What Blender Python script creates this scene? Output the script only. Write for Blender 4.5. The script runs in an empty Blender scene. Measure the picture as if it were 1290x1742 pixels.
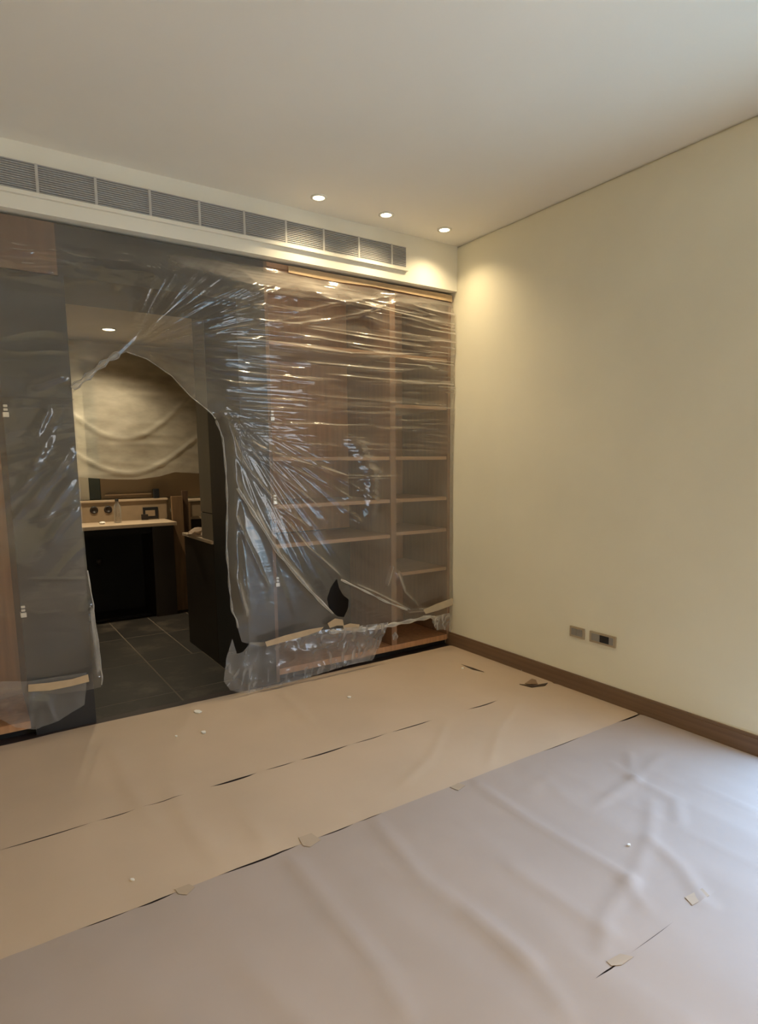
import bpy, bmesh, math, random
import numpy as np
from mathutils import Matrix, Vector
random.seed(7)
rng = np.random.default_rng(11)
S = bpy.context.scene
C = S.collection
# ------------------------------------------------------------------ camera
FPX, CY = 1057.741, 929.286
YAW, PITCH, ROLL = 0.5884, -0.1347, -0.0098
CP = np.array([-3.039, -3.5224, 1.4036])
_fw = np.array([math.sin(YAW)*math.cos(PITCH), math.cos(YAW)*math.cos(PITCH), math.sin(PITCH)])
_r0 = np.array([math.cos(YAW), -math.sin(YAW), 0.0]); _u0 = np.cross(_r0, _fw)
_r = math.cos(ROLL)*_r0 + math.sin(ROLL)*_u0
_u = -math.sin(ROLL)*_r0 + math.cos(ROLL)*_u0
cam = bpy.data.cameras.new('camera'); camo = bpy.data.objects.new('camera', cam); C.objects.link(camo)
camo.matrix_world = Matrix([[_r[i], _u[i], -_fw[i], CP[i]] for i in range(3)] + [[0, 0, 0, 1]])
cam.sensor_fit = 'VERTICAL'; cam.sensor_height = 24; cam.lens = FPX/1742*24
cam.shift_y = (CY-871)/1742; cam.clip_start = 0.02
S.camera = camo

# ------------------------------------------------------------------ world, window daylight, exposure
S.view_settings.view_transform = 'Standard'; S.view_settings.look = 'None'
S.view_settings.gamma = 1; S.view_settings.use_curve_mapping = False
S.view_settings.exposure = 0.0
wd = bpy.data.worlds.new('sky'); S.world = wd; wd.use_nodes = True
_nt = wd.node_tree; _tc = _nt.nodes.new('ShaderNodeTexCoord'); _sx = _nt.nodes.new('ShaderNodeSeparateXYZ'); _cr = _nt.nodes.new('ShaderNodeValToRGB')
_nt.links.new(_tc.outputs['Generated'], _sx.inputs[0]); _nt.links.new(_sx.outputs['Z'], _cr.inputs[0])
_cr.color_ramp.elements[0].position = 0.05; _cr.color_ramp.elements[0].color = (0.42, 0.42, 0.42, 1)   # hazy horizon
_cr.color_ramp.elements[1].position = 0.75; _cr.color_ramp.elements[1].color = (0.30, 0.58, 1.0, 1)    # clear blue above
_nt.links.new(_cr.outputs[0], _nt.nodes['Background'].inputs[0])
_nt.nodes['Background'].inputs[1].default_value = 15.5
WIN_Y0, WIN_Y1, WIN_Z0, WIN_Z1 = -4.00, -2.24, 0.06, 2.18       # glazed door in the right wall
pl = bpy.data.lights.new('window_portal', 'AREA'); pl.shape = 'RECTANGLE'
pl.size = WIN_Z1-WIN_Z0; pl.size_y = WIN_Y1-WIN_Y0; pl.cycles.is_portal = True
po = bpy.data.objects.new('window_portal', pl); C.objects.link(po)
po.location = (0.16, (WIN_Y0+WIN_Y1)/2, (WIN_Z0+WIN_Z1)/2); po.rotation_euler = (0, math.radians(90), 0)
LAMP_W, FILL_W, BATH_W = 30.0, 112.0, 125.0
WARM = (1.0, 0.78, 0.46)

# ------------------------------------------------------------------ pixel helpers
def on(px, py, ax, val):
    d = _fw + _r*(px-645)/FPX + _u*(CY-py)/FPX
    return CP + d*((val-CP[ax])/d[ax])
def XZ(px, py, y=0.0):
    p = on(px, py, 1, y); return (p[0], p[2])
def XY(px, py, z=0.0):
    p = on(px, py, 2, z); return (p[0], p[1])

# ------------------------------------------------------------------ materials
MATS = {}
def nodes(name):
    m = bpy.data.materials.new(name); m.use_nodes = True
    nt = m.node_tree; MATS[name] = m
    return m, nt, nt.nodes['Principled BSDF']
def noise(nt, scale, stretch=(1, 1, 1), detail=4, coord='Object'):
    tc = nt.nodes.new('ShaderNodeTexCoord'); mp = nt.nodes.new('ShaderNodeMapping')
    mp.inputs['Scale'].default_value = stretch
    n = nt.nodes.new('ShaderNodeTexNoise'); n.inputs['Scale'].default_value = scale; n.inputs['Detail'].default_value = detail
    nt.links.new(tc.outputs[coord], mp.inputs[0]); nt.links.new(mp.outputs[0], n.inputs['Vector'])
    return n.outputs['Fac']
def ramp(nt, fac, stops):
    r = nt.nodes.new('ShaderNodeValToRGB'); e = r.color_ramp.elements
    while len(e) < len(stops): e.new(0.5)
    for i, (p, c) in enumerate(stops): e[i].position = p; e[i].color = (*c, 1)
    nt.links.new(fac, r.inputs[0]); return r.outputs[0]
def bump(nt, fac, strength, dist=0.01):
    b = nt.nodes.new('ShaderNodeBump'); b.inputs['Strength'].default_value = strength; b.inputs['Distance'].default_value = dist
    nt.links.new(fac, b.inputs['Height']); return b.outputs[0]
def mat(name, col, rough=0.6, metal=0.0, var=0.12, scale=6, stretch=(1, 1, 1), bmp=0.0, bscale=None, spec=None):
    m, nt, b = nodes(name)
    f = noise(nt, scale, stretch)
    lo = tuple(c*(1-var) for c in col); hi = tuple(min(1, c*(1+var)) for c in col)
    nt.links.new(ramp(nt, f, [(0.3, lo), (0.7, hi)]), b.inputs['Base Color'])
    b.inputs['Roughness'].default_value = rough; b.inputs['Metallic'].default_value = metal
    if spec is not None: b.inputs['Specular IOR Level'].default_value = spec
    if bmp: nt.links.new(bump(nt, noise(nt, bscale or scale*6, stretch), bmp, 0.005), b.inputs['Normal'])
    return m
mat('wall_paint', (0.82, 0.78, 0.63), 0.55, var=0.03, scale=2, bmp=0.05, bscale=140)
mat('ceiling_paint', (0.88, 0.85, 0.775), 0.8, var=0.02, scale=1.5)
mat('beam_paint', (0.82, 0.80, 0.71), 0.6, var=0.03, scale=3)
mat('baseboard_wood', (0.175, 0.105, 0.062), 0.42, var=0.18, scale=5, stretch=(1, 0.12, 8), bmp=0.05)
mat('dark_floor', (0.035, 0.022, 0.02), 0.5, var=0.2)
mat('kraft_paper', (0.53, 0.41, 0.30), 0.62, var=0.05, scale=2.2, bmp=0.12, bscale=9)
mat('pale_kraft_paper', (0.40, 0.33, 0.288), 0.6, var=0.05, scale=2.2, bmp=0.12, bscale=9)
mat('wood_veneer', (0.48, 0.255, 0.13), 0.5, var=0.16, scale=5, stretch=(7, 7, 0.5), bmp=0.03)
mat('shelf_wood', (0.40, 0.245, 0.145), 0.5, var=0.14, scale=5, stretch=(0.5, 7, 7))
mat('charcoal_panel', (0.018, 0.017, 0.018), 0.5, var=0.1, scale=5, stretch=(6, 6, 0.5))
mat('dark_brown', (0.022, 0.014, 0.010), 0.5, var=0.15)
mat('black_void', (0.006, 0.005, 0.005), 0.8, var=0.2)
mat('counter_stone', (0.52, 0.40, 0.28), 0.4, var=0.08, scale=12)
mat('ledge_stone', (0.30, 0.22, 0.14), 0.5, var=0.1, scale=8)
mat('timber', (0.20, 0.115, 0.055), 0.6, var=0.2, scale=6, stretch=(6, 6, 0.5))
mat('dark_timber', (0.09, 0.048, 0.025), 0.6, var=0.2, scale=6, stretch=(6, 6, 0.5))
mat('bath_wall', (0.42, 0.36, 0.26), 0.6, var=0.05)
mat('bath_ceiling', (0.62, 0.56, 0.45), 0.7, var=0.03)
mat('greige_panel', (0.20, 0.17, 0.13), 0.5, var=0.05)
mat('brown_reflection', (0.26, 0.19, 0.12), 0.45, var=0.04, scale=2)  # dull brown stands in for what the mirror reflects
mat('green_glass', (0.045, 0.06, 0.05), 0.3, var=0.05)
mat('white_paint', (0.78, 0.77, 0.70), 0.5, var=0.03)
mat('grout', (0.15, 0.12, 0.09), 0.8, var=0.1)
mat('grille_paint', (0.42, 0.42, 0.42), 0.4, var=0.03)
mat('grille_back', (0.13, 0.13, 0.13), 0.7, var=0.1)
mat('plate_metal', (0.46, 0.38, 0.27), 0.35, metal=0.35, var=0.06, scale=20)
mat('insert_grey', (0.26, 0.245, 0.22), 0.4, var=0.06)
mat('black_plastic', (0.012, 0.013, 0.015), 0.4, var=0.1)
mat('hinge_metal', (0.75, 0.73, 0.68), 0.3, metal=0.4, var=0.05)
mat('masking_tape', (0.46, 0.335, 0.20), 0.6, var=0.08, scale=14)
mat('paper_tape', (0.43, 0.335, 0.245), 0.55, var=0.05, scale=10)
mat('pale_tape', (0.50, 0.42, 0.30), 0.6, var=0.08, scale=14)
mat('white_chip', (0.8, 0.78, 0.72), 0.7, var=0.05)
mat('dark_sliver', (0.05, 0.03, 0.018), 0.6, var=0.2)
mat('brown_sliver', (0.22, 0.14, 0.08), 0.6, var=0.2)
mat('crumpled_paper', (0.50, 0.36, 0.25), 0.7, var=0.06)
mat('frame_paint', (0.62, 0.62, 0.60), 0.4, var=0.02)
mat('balcony_stone', (0.66, 0.60, 0.48), 0.7, var=0.06)
mat('mullion_paint', (0.52, 0.51, 0.49), 0.5, var=0.03)
mat('dark_veneer', (0.16, 0.09, 0.055), 0.5, var=0.16, scale=5, stretch=(7, 7, 0.5))
mat('mid_veneer', (0.25, 0.14, 0.08), 0.5, var=0.16, scale=5, stretch=(7, 7, 0.5))
mat('chrome', (0.6, 0.58, 0.55), 0.25, metal=0.9, var=0.03)

def tile_mat():
    m, nt, b = nodes('tile')
    f = noise(nt, 2.5, (1, 1, 1), 6, 'Generated'); 
    tc = nt.nodes.new('ShaderNodeNewGeometry'); n2 = nt.nodes.new('ShaderNodeTexNoise')
    n2.inputs['Scale'].default_value = 3.2; n2.inputs['Detail'].default_value = 8; n2.inputs['Roughness'].default_value = 0.65
    nt.links.new(tc.outputs['Position'], n2.inputs['Vector'])
    nt.links.new(ramp(nt, n2.outputs['Fac'], [(0.36, (0.016, 0.013, 0.010)), (0.52, (0.025, 0.020, 0.015)), (0.70, (0.09, 0.072, 0.053))]), b.inputs['Base Color'])
    b.inputs['Roughness'].default_value = 0.55
tile_mat()
def film_mat(name, haze, tint, gloss_rough=0.11, fres=0.052, bstr=0.10):
    """Thin clear polythene: mostly see-through, a little milky, with a glossy skin."""
    m = bpy.data.materials.new(name); m.use_nodes = True; MATS[name] = m
    nt = m.node_tree; nt.nodes.clear(); L = nt.links.new
    out = nt.nodes.new('ShaderNodeOutputMaterial')
    tr = nt.nodes.new('ShaderNodeBsdfTransparent'); tr.inputs[0].default_value = (0.95, 0.94, 0.92, 1)
    df = nt.nodes.new('ShaderNodeBsdfDiffuse'); df.inputs[0].default_value = (*tint, 1)
    tl = nt.nodes.new('ShaderNodeBsdfTranslucent'); tl.inputs[0].default_value = (*tint, 1)
    gl = nt.nodes.new('ShaderNodeBsdfGlossy'); gl.inputs[0].default_value = (1, 1, 1, 1); gl.inputs['Roughness'].default_value = gloss_rough
    m1 = nt.nodes.new('ShaderNodeMixShader'); m1.inputs[0].default_value = 0.45
    L(df.outputs[0], m1.inputs[1]); L(tl.outputs[0], m1.inputs[2])
    n1 = noise(nt, 5, (0.6, 1, 1.4), 5)
    mr = nt.nodes.new('ShaderNodeMapRange'); mr.inputs[1].default_value = 0.3; mr.inputs[2].default_value = 0.75
    mr.inputs[3].default_value = haze*0.65; mr.inputs[4].default_value = haze*1.4; L(n1, mr.inputs[0])
    # seen edge-on the light crosses more film, so folds look milkier
    lw = nt.nodes.new('ShaderNodeLayerWeight'); lw.inputs[0].default_value = 0.5
    p2 = nt.nodes.new('ShaderNodeMath'); p2.operation = 'POWER'; p2.inputs[1].default_value = 1.5; L(lw.outputs['Facing'], p2.inputs[0])
    k2 = nt.nodes.new('ShaderNodeMath'); k2.operation = 'MULTIPLY_ADD'; k2.inputs[1].default_value = 5.5; k2.inputs[2].default_value = 0.62; L(p2.outputs[0], k2.inputs[0])
    hz = nt.nodes.new('ShaderNodeMath'); hz.operation = 'MULTIPLY'; hz.use_clamp = True; L(mr.outputs[0], hz.inputs[0]); L(k2.outputs[0], hz.inputs[1])
    m2 = nt.nodes.new('ShaderNodeMixShader'); L(hz.outputs[0], m2.inputs[0]); L(tr.outputs[0], m2.inputs[1]); L(m1.outputs[0], m2.inputs[2])
    fr = nt.nodes.new('ShaderNodeLayerWeight'); fr.inputs[0].default_value = 0.5
    pw = nt.nodes.new('ShaderNodeMath'); pw.operation = 'POWER'; pw.inputs[1].default_value = 4.0; L(fr.outputs['Facing'], pw.inputs[0])
    fm = nt.nodes.new('ShaderNodeMath'); fm.operation = 'MULTIPLY_ADD'; fm.use_clamp = True; fm.inputs[1].default_value = 0.8; fm.inputs[2].default_value = fres; L(pw.outputs[0], fm.inputs[0])
    m3 = nt.nodes.new('ShaderNodeMixShader'); L(fm.outputs[0], m3.inputs[0]); L(m2.outputs[0], m3.inputs[1]); L(gl.outputs[0], m3.inputs[2])
    nb = bump(nt, noise(nt, 12, (0.45, 1, 1.6), 4), bstr, 0.02)
    L(nb, gl.inputs['Normal']); L(nb, fr.inputs['Normal'])
    L(m3.outputs[0], out.inputs[0])
film_mat('polythene', 0.185, (0.82, 0.77, 0.69))
film_mat('crumpled_polythene', 0.27, (0.74, 0.74, 0.74), bstr=0.35)
film_mat('milky_polythene', 0.80, (0.95, 0.90, 0.76), 0.2, 0.05)
film_mat('rolled_polythene', 0.42, (0.80, 0.79, 0.76), 0.2)
film_mat('clear_bottle', 0.25, (0.6, 0.6, 0.58), 0.1, bstr=0.0)
def glass():
    m = bpy.data.materials.new('window_glass'); m.use_nodes = True; MATS['window_glass'] = m
    nt = m.node_tree; nt.nodes.clear(); L = nt.links.new
    out = nt.nodes.new('ShaderNodeOutputMaterial'); tr = nt.nodes.new('ShaderNodeBsdfTransparent'); gl = nt.nodes.new('ShaderNodeBsdfGlossy')
    gl.inputs['Roughness'].default_value = 0.02
    mx = nt.nodes.new('ShaderNodeMixShader'); mx.inputs[0].default_value = 0.06
    L(tr.outputs[0], mx.inputs[1]); L(gl.outputs[0], mx.inputs[2]); L(mx.outputs[0], out.inputs[0])
glass()
def emit(name, col, s):
    m, nt, b = nodes(name)
    b.inputs['Base Color'].default_value = (*col, 1); b.inputs['Emission Color'].default_value = (*col, 1); b.inputs['Emission Strength'].default_value = s
emit('lamp_glow', (1.0, 0.84, 0.55), 9.0)
emit('bath_lamp_glow', (1.0, 0.82, 0.52), 6.0)

# ------------------------------------------------------------------ build helpers
def link(o, parent=None):
    C.objects.link(o)
    if parent is not None: o.parent = parent
    return o
def mesh_obj(name, bm, m, parent=None, smooth=False):
    me = bpy.data.meshes.new(name); bmesh.ops.recalc_face_normals(bm, faces=bm.faces[:]); bm.to_mesh(me); bm.free()
    me.materials.append(MATS[m])
    if smooth:
        for p in me.polygons: p.use_smooth = True
    return link(bpy.data.objects.new(name, me), parent)
def add_box(bm, x0, x1, y0, y1, z0, z1, bev=0.0):
    r = bmesh.ops.create_cube(bm, size=1)
    for v in r['verts']:
        v.co = Vector(((x0+x1)/2+v.co.x*(x1-x0), (y0+y1)/2+v.co.y*(y1-y0), (z0+z1)/2+v.co.z*(z1-z0)))
    if bev:
        es = list({e for v in r['verts'] for e in v.link_edges})
        bmesh.ops.bevel(bm, geom=es, offset=bev, segments=2, affect='EDGES', profile=0.7)
def box(name, b, m, parent=None, bev=0.0):
    bm = bmesh.new(); add_box(bm, *b, bev); return mesh_obj(name, bm, m, parent)
def boxes(name, bl, m, parent=None, bev=0.0):
    bm = bmesh.new()
    for b in bl: add_box(bm, *b, bev)
    return mesh_obj(name, bm, m, parent)
def lathe(bm, prof, c, seg=24, axis='Z'):
    rings = []
    for r, h in prof:
        ring = []
        for k in range(seg):
            a = 2*math.pi*k/seg
            p = (r*math.cos(a), r*math.sin(a), h)
            if axis == 'Y': p = (p[0], p[2], p[1])
            ring.append(bm.verts.new((c[0]+p[0], c[1]+p[1], c[2]+p[2])))
        rings.append(ring)
    for a, b in zip(rings, rings[1:]):
        for k in range(seg): bm.faces.new((a[k], a[(k+1) % seg], b[(k+1) % seg], b[k]))
    bm.faces.new(rings[0]); bm.faces.new(rings[-1])
def empty(name, loc, label=None, cat=None, group=None):
    o = bpy.data.objects.new(name, None); o.location = loc; link(o); o.empty_display_size = 0.1
    if label: tag(o, label, cat, group)
    return o
def tag(o, label, cat, group=None):
    o['label'] = label; o['category'] = cat
    if group: o['group'] = group
    return o
def struct(o, label=None):
    o['kind'] = 'structure'
    if label: o['label'] = label
    return o
def child_of(e, o):           # keep the world place of a mesh built in world coordinates
    o.parent = e; o.matrix_parent_inverse = Matrix.Translation(e.location).inverted(); return o
def part(e, name, b, m, bev=0.0): return child_of(e, box(name, b, m, None, bev))

# smooth value noise in numpy
_lat = rng.random((256, 256))
def n2(a, b):
    a = np.asarray(a, float); b = np.asarray(b, float)
    ia = np.floor(a).astype(int); ib = np.floor(b).astype(int); fa = a-ia; fb = b-ib
    fa = fa*fa*(3-2*fa); fb = fb*fb*(3-2*fb)
    g = lambda i, j: _lat[i % 256, j % 256]
    return (g(ia, ib)*(1-fa)+g(ia+1, ib)*fa)*(1-fb)+(g(ia, ib+1)*(1-fa)+g(ia+1, ib+1)*fa)*fb
def ridge(v, p=2.5): return (1-np.abs(2*v-1))**p
def sm(a, b, x):
    t = np.clip((x-a)/(b-a), 0, 1); return t*t*(3-2*t)
def seg_dist(x, y, a, b):
    dx, dy = b[0]-a[0], b[1]-a[1]; L2 = dx*dx+dy*dy+1e-12
    t = np.clip(((x-a[0])*dx+(y-a[1])*dy)/L2, 0, 1)
    return np.hypot(x-(a[0]+t*dx), y-(a[1]+t*dy)), t, (a[0]+t*dx, a[1]+t*dy)
def inside(x, y, poly):
    r = np.zeros(x.shape, bool); n = len(poly)
    for i in range(n):
        (x0, y0), (x1, y1) = poly[i], poly[(i+1) % n]
        if y0 == y1: continue
        c = ((y0 > y) != (y1 > y)) & (x < (x1-x0)*(y-y0)/(y1-y0)+x0)
        r ^= c
    return r
def sheet_mesh(name, poly, holes, step, height, m, plane='XZ', stepv=None):
    """Fine grid trimmed to an outline; height(u, v) lifts it off its plane."""
    us = [p[0] for p in poly]; vs = [p[1] for p in poly]
    stepv = stepv or step
    u = np.arange(min(us)-step, max(us)+2*step, step); v = np.arange(min(vs)-stepv, max(vs)+2*stepv, stepv)
    U, V = np.meshgrid(u, v, indexing='ij')
    cu, cv = U[:-1, :-1]+step/2, V[:-1, :-1]+stepv/2
    ok = inside(cu, cv, poly)
    for h in holes: ok &= ~inside(cu, cv, h)
    # corners used by both kept and dropped cells sit on the outline: move them onto it
    keep = np.zeros(U.shape, int)
    for di in (0, 1):
        for dj in (0, 1): keep[di:di+ok.shape[0], dj:dj+ok.shape[1]] += ok
    bd = (keep > 0) & (keep < 4)
    bu, bv = U[bd], V[bd]; best = np.full(bu.shape, 9.0); nu, nv = bu.copy(), bv.copy()
    for P in [poly]+list(holes):
        for i in range(len(P)):
            d, t, (qu, qv) = seg_dist(bu, bv, P[i], P[(i+1) % len(P)])
            k = d < best; best[k] = d[k]; nu[k] = qu[k]; nv[k] = qv[k]
    k = best < step*1.1
    bu[k] = nu[k]; bv[k] = nv[k]; U[bd] = bu; V[bd] = bv
    idx = -np.ones(U.shape, int); sel = keep > 0; idx[sel] = np.arange(sel.sum())
    hh = height(U[sel], V[sel])
    co = np.stack([U[sel], hh, V[sel]], 1) if plane == 'XZ' else np.stack([U[sel], V[sel], hh], 1)
    i, j = np.nonzero(ok)
    q = [idx[i, j], idx[i+1, j], idx[i+1, j+1], idx[i, j+1]]
    if plane == 'XZ': q = q
    F = np.stack(q, 1)
    me = bpy.data.meshes.new(name); me.from_pydata(co.tolist(), [], F.tolist()); me.materials.append(MATS[m])
    me.polygons.foreach_set('use_smooth', [True]*len(F)); me.update()
    return link(bpy.data.objects.new(name, me))

# ================================================================== THE SETTING
H = 2.9; SOF = 2.597; XL = -4.7; YF = -5.3
struct(boxes('floor', [(XL, 0, YF, 0.10, -0.12, 0.0), (XL, -2.53, 0.10, 0.75, -0.12, 0.0), (-1.63, 0, 0.10, 0.75, -0.12, 0.0)], 'dark_floor'), 'dark floor under the protective paper')
struct(box('ceiling', (XL-0.15, 0.15, YF-0.15, 0.75, H, H+0.12), 'ceiling_paint'), 'plain matt white ceiling')
wr = [(0, 0.15, WIN_Y1, 0.75, -0.12, 2.888), (0, 0.15, YF-0.15, WIN_Y0, -0.12, 2.888), (0, 0.15, WIN_Y0, WIN_Y1, WIN_Z1, 2.888),
      (0, 0.15, WIN_Y0, WIN_Y1, -0.12, WIN_Z0), (0.012, 0.15, YF-0.15, 0.75, 2.888, H)]
struct(boxes('wall_right', wr, 'wall_paint'), 'cream painted wall with a shadow gap under the ceiling')
struct(box('wall_left', (XL-0.15, XL, YF-0.15, 0.75, -0.12, H), 'wall_paint'), 'cream painted wall beside the wardrobe')
struct(box('wall_front', (XL, 0, YF-0.15, YF, -0.12, H), 'wall_paint'), 'cream painted wall facing the wardrobe')
DX0, DX1 = -2.53, -1.63                                            # doorway through the wardrobe
wb = [(XL, 0, 0, 0.75, SOF, H), (XL, DX0, 0.65, 0.75, -0.12, SOF), (-0.94, 0, 0.65, 0.75, -0.12, SOF), (DX0, -0.94, 0.65, 0.75, 2.41, SOF)]
struct(boxes('wall_back', wb, 'beam_paint'), 'cream bulkhead beam over the wardrobe with the grille in its face')
bm = bmesh.new()
add_box(bm, -0.016, 0, WIN_Y1, 0.09, 0, 0.088); add_box(bm, -0.011, 0, WIN_Y1, 0.09, 0.088, 0.102)
struct(mesh_obj('baseboard_right', bm, 'baseboard_wood'), 'dark brown wooden baseboard along the cream wall')
# glazed balcony door in the right wall, just beyond the view
we = empty('window_1', (0.05, (WIN_Y0+WIN_Y1)/2, WIN_Z0)); struct(we, 'glazed balcony door in the cream wall')
ym = (WIN_Y0+WIN_Y1)/2
for a, b in ((WIN_Y0, ym-0.0), (ym+0.0, WIN_Y1)):
    fr = boxes('sash', [(0.04, 0.10, a, a+0.04, WIN_Z0, WIN_Z1), (0.04, 0.10, b-0.04, b, WIN_Z0, WIN_Z1),
                        (0.04, 0.10, a+0.04, b-0.04, WIN_Z0, WIN_Z0+0.07), (0.04, 0.10, a+0.04, b-0.04, WIN_Z1-0.06, WIN_Z1)], 'frame_paint')
    child_of(we, fr)
    g = box('pane', (0.068, 0.072, a+0.04, b-0.04, WIN_Z0+0.07, WIN_Z1-0.06), 'window_glass'); g.parent = fr
struct(box('floor_balcony', (0.15, 2.4, YF-2.5, 3.5, -0.12, 0.0), 'balcony_stone'), 'balcony slab outside the glazed door')
# room behind the wardrobe
BX0, BX1, BY1, BH = -3.2, -0.55, 2.80, 2.52
struct(boxes('floor_bathroom', [(BX0, BX1, 0.75, BY1, -0.12, -0.0025), (-2.53, -1.63, 0.10, 0.75, -0.12, -0.0025)], 'grout'), 'dusty dark tiled floor behind the wardrobe')
fb = bpy.data.objects['floor_bathroom']
xs = [-3.2, -2.72, -2.04, -1.36, -0.55]; ys = [0.10, 0.28, 1.0, 1.72, 2.44, 2.8]
for i in range(4):
    for j in range(5):
        xa, xb, ya, yb = xs[i], xs[i+1], ys[j], ys[j+1]
        cuts = [(xa, xb)] if not (i == 2 and j >= 2) else [(xa, -1.71), (-1.71, xb)]
        for a, b in cuts:
            g = 0.005
            if ya < 0.75: a, b = max(a, -2.53), min(b, -1.63)
            if b-a < 0.05: continue
            t = box('tile', (a+g, b-g, ya+g, yb-g, -0.012, random.uniform(-0.0015, 0.0)), 'tile', fb, 0.0015)
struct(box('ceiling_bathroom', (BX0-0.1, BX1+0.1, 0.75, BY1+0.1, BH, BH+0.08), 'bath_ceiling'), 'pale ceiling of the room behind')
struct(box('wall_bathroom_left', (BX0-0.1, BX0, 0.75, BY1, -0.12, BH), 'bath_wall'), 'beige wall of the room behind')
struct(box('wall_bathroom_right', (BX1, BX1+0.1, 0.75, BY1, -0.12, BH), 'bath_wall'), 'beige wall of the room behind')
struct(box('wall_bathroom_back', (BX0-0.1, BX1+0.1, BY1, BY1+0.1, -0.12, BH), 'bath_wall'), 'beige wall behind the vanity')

# ================================================================== CEILING DOWNLIGHTS
def downlight(x, y, z, w, glow, label, cat='downlight', group=None, rad=0.035):
    e = empty('downlight', (x, y, z), label, cat, group)
    bm = bmesh.new()
    lathe(bm, [(rad+0.012, 0), (rad+0.012, -0.004), (rad, -0.006), (rad-0.002, -0.004), (rad-0.002, 0)], (x, y, z), 28)
    for f in [f for f in bm.faces if len(f.verts) > 4]: bm.faces.remove(f)
    child_of(e, mesh_obj('trim_ring', bm, 'white_paint', None, True))
    bm = bmesh.new(); lathe(bm, [(rad-0.003, -0.0005), (rad-0.004, -0.004), (rad*0.5, -0.006)], (x, y, z), 24)
    child_of(e, mesh_obj('lens', bm, glow, None, True))
    l = bpy.data.lights.new('downlight_beam', 'SPOT'); l.energy = w; l.color = WARM if z > 2.8 else (1.0, 0.84, 0.58); l.spot_size = math.radians(130); l.spot_blend = 1.0; l.shadow_soft_size = 0.03
    lo = bpy.data.objects.new('downlight_beam', l); link(lo); lo.location = (x, y, z-0.012); child_of(e, lo)
    return e
for x, t in ((-1.213, 'lit recessed downlight over the middle of the grille, farthest from the cream wall'),
             (-0.748, 'lit recessed downlight, middle one of the three above the grille'),
             (-0.287, 'lit recessed downlight nearest the room corner and the cream wall')):
    downlight(x, -0.203, H, LAMP_W, 'lamp_glow', t, group='three ceiling downlights in a row')
for x, t in ((-3.9, 'farthest from'), (-2.9, 'third from'), (-1.9, 'second from'), (-0.9, 'nearest')):                                  # added unseen row, put in for warm bounce light
    downlight(x, -4.55, H, FILL_W, 'lamp_glow', 'added unseen fill downlight by the wall facing the wardrobes, '+t+' the glazed door', group='added fill downlights by the facing wall')
bl = on(185, 560, 2, BH)
downlight(bl[0], bl[1], BH, BATH_W, 'bath_lamp_glow', 'small lit downlight in the ceiling beyond the plastic sheet', rad=0.05)

# ================================================================== AIR GRILLE
GX0, GX1, GZ0, GZ1 = -4.45, -0.458, 2.682, 2.814
ge = empty('air_grille', ((GX0+GX1)/2, 0, GZ0), 'long grey linear slot air grille set in the bulkhead beam', 'air grille')
part(ge, 'backing', (GX0, GX1, -0.004, -0.001, GZ0, GZ1), 'grille_back')
fl = 0.013
child_of(ge, boxes('frame', [(GX0-fl, GX1+fl, -0.020, -0.001, GZ0-fl-0.006, GZ0), (GX0-fl, GX1+fl, -0.007, -0.001, GZ1, GZ1+fl*0.6),
                             (GX0-fl, GX0, -0.012, -0.001, GZ0, GZ1), (GX1, GX1+0.004, -0.012, -0.001, GZ0, GZ1)], 'beam_paint'))
NS = 13; pitch = (GZ1-GZ0)/NS; me0 = None
for k in range(NS):
    z = GZ0+(k+0.5)*pitch
    if me0 is None:
        bm = bmesh.new(); add_box(bm, GX0, GX1, -0.013, -0.005, -0.0026, 0.0026)
        bmesh.ops.rotate(bm, verts=bm.verts, cent=(0, -0.009, 0), matrix=Matrix.Rotation(math.radians(-18), 3, 'X'))
        o = mesh_obj('slat', bm, 'grille_paint'); me0 = o.data
    else: o = link(bpy.data.objects.new('slat', me0))
    o.location = (0, 0, z); o.parent = ge; o.matrix_parent_inverse = Matrix.Translation(ge.location).inverted()
mul_px = [-60, 62, 162, 254, 338, 414, 485, 549, 609, 665]
for px in mul_px:
    x = on(px, 290+px*0.205, 1, 0)[0]
    part(ge, 'mullion', (x-0.0065, x+0.0065, -0.0145, -0.004, GZ0, GZ1), 'mullion_paint')
for k in range(1, 6):
    x = on(-60, 290, 1, 0)[0]-k*0.28
    part(ge, 'mullion', (x-0.0065, x+0.0065, -0.0145, -0.004, GZ0, GZ1), 'mullion_paint')

# ================================================================== WARDROBES
YC = 0.06; YB = 0.64; TOPZ = 2.585
def hinge(p, x, z, y=YC):
    boxes('hinge', [(x-0.012, x+0.014, y-0.012, y+0.03, z-0.030, z-0.006), (x-0.008, x+0.010, y-0.010, y+0.02, z, z+0.012),
                    (x-0.008, x+0.010, y-0.010, y+0.02, z+0.018, z+0.030)], 'hinge_metal', p, 0.003)
w = empty('wardrobe', (-0.8, YC, 0), 'tall open brown wardrobe with shelves and no doors, under plastic by the cream wall', 'wardrobe')
P1, P2 = -1.43, -0.50
part(w, 'side_panel', (-1.63, -1.61, YC, YB, 0.0, TOPZ), 'charcoal_panel')
part(w, 'front_panel', (-1.61, P1-0.022, YC, YC+0.022, 0.0, TOPZ), 'charcoal_panel')
pp = part(w, 'partition', (P1-0.022, P1, YC, YB, 0.0, TOPZ), 'dark_veneer')
part(w, 'partition', (P2-0.045, P2, YC, YB, 0.085, TOPZ), 'mid_veneer')
part(w, 'side_panel', (-0.030, -0.006, YC, YB, 0.05, TOPZ), 'mid_veneer')
part(w, 'top_panel', (P1, -0.030, YC, YB, TOPZ-0.025, TOPZ), 'wood_veneer')
part(w, 'base_panel', (P1, -0.030, YC, YB, 0.045, 0.085), 'wood_veneer')
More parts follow.
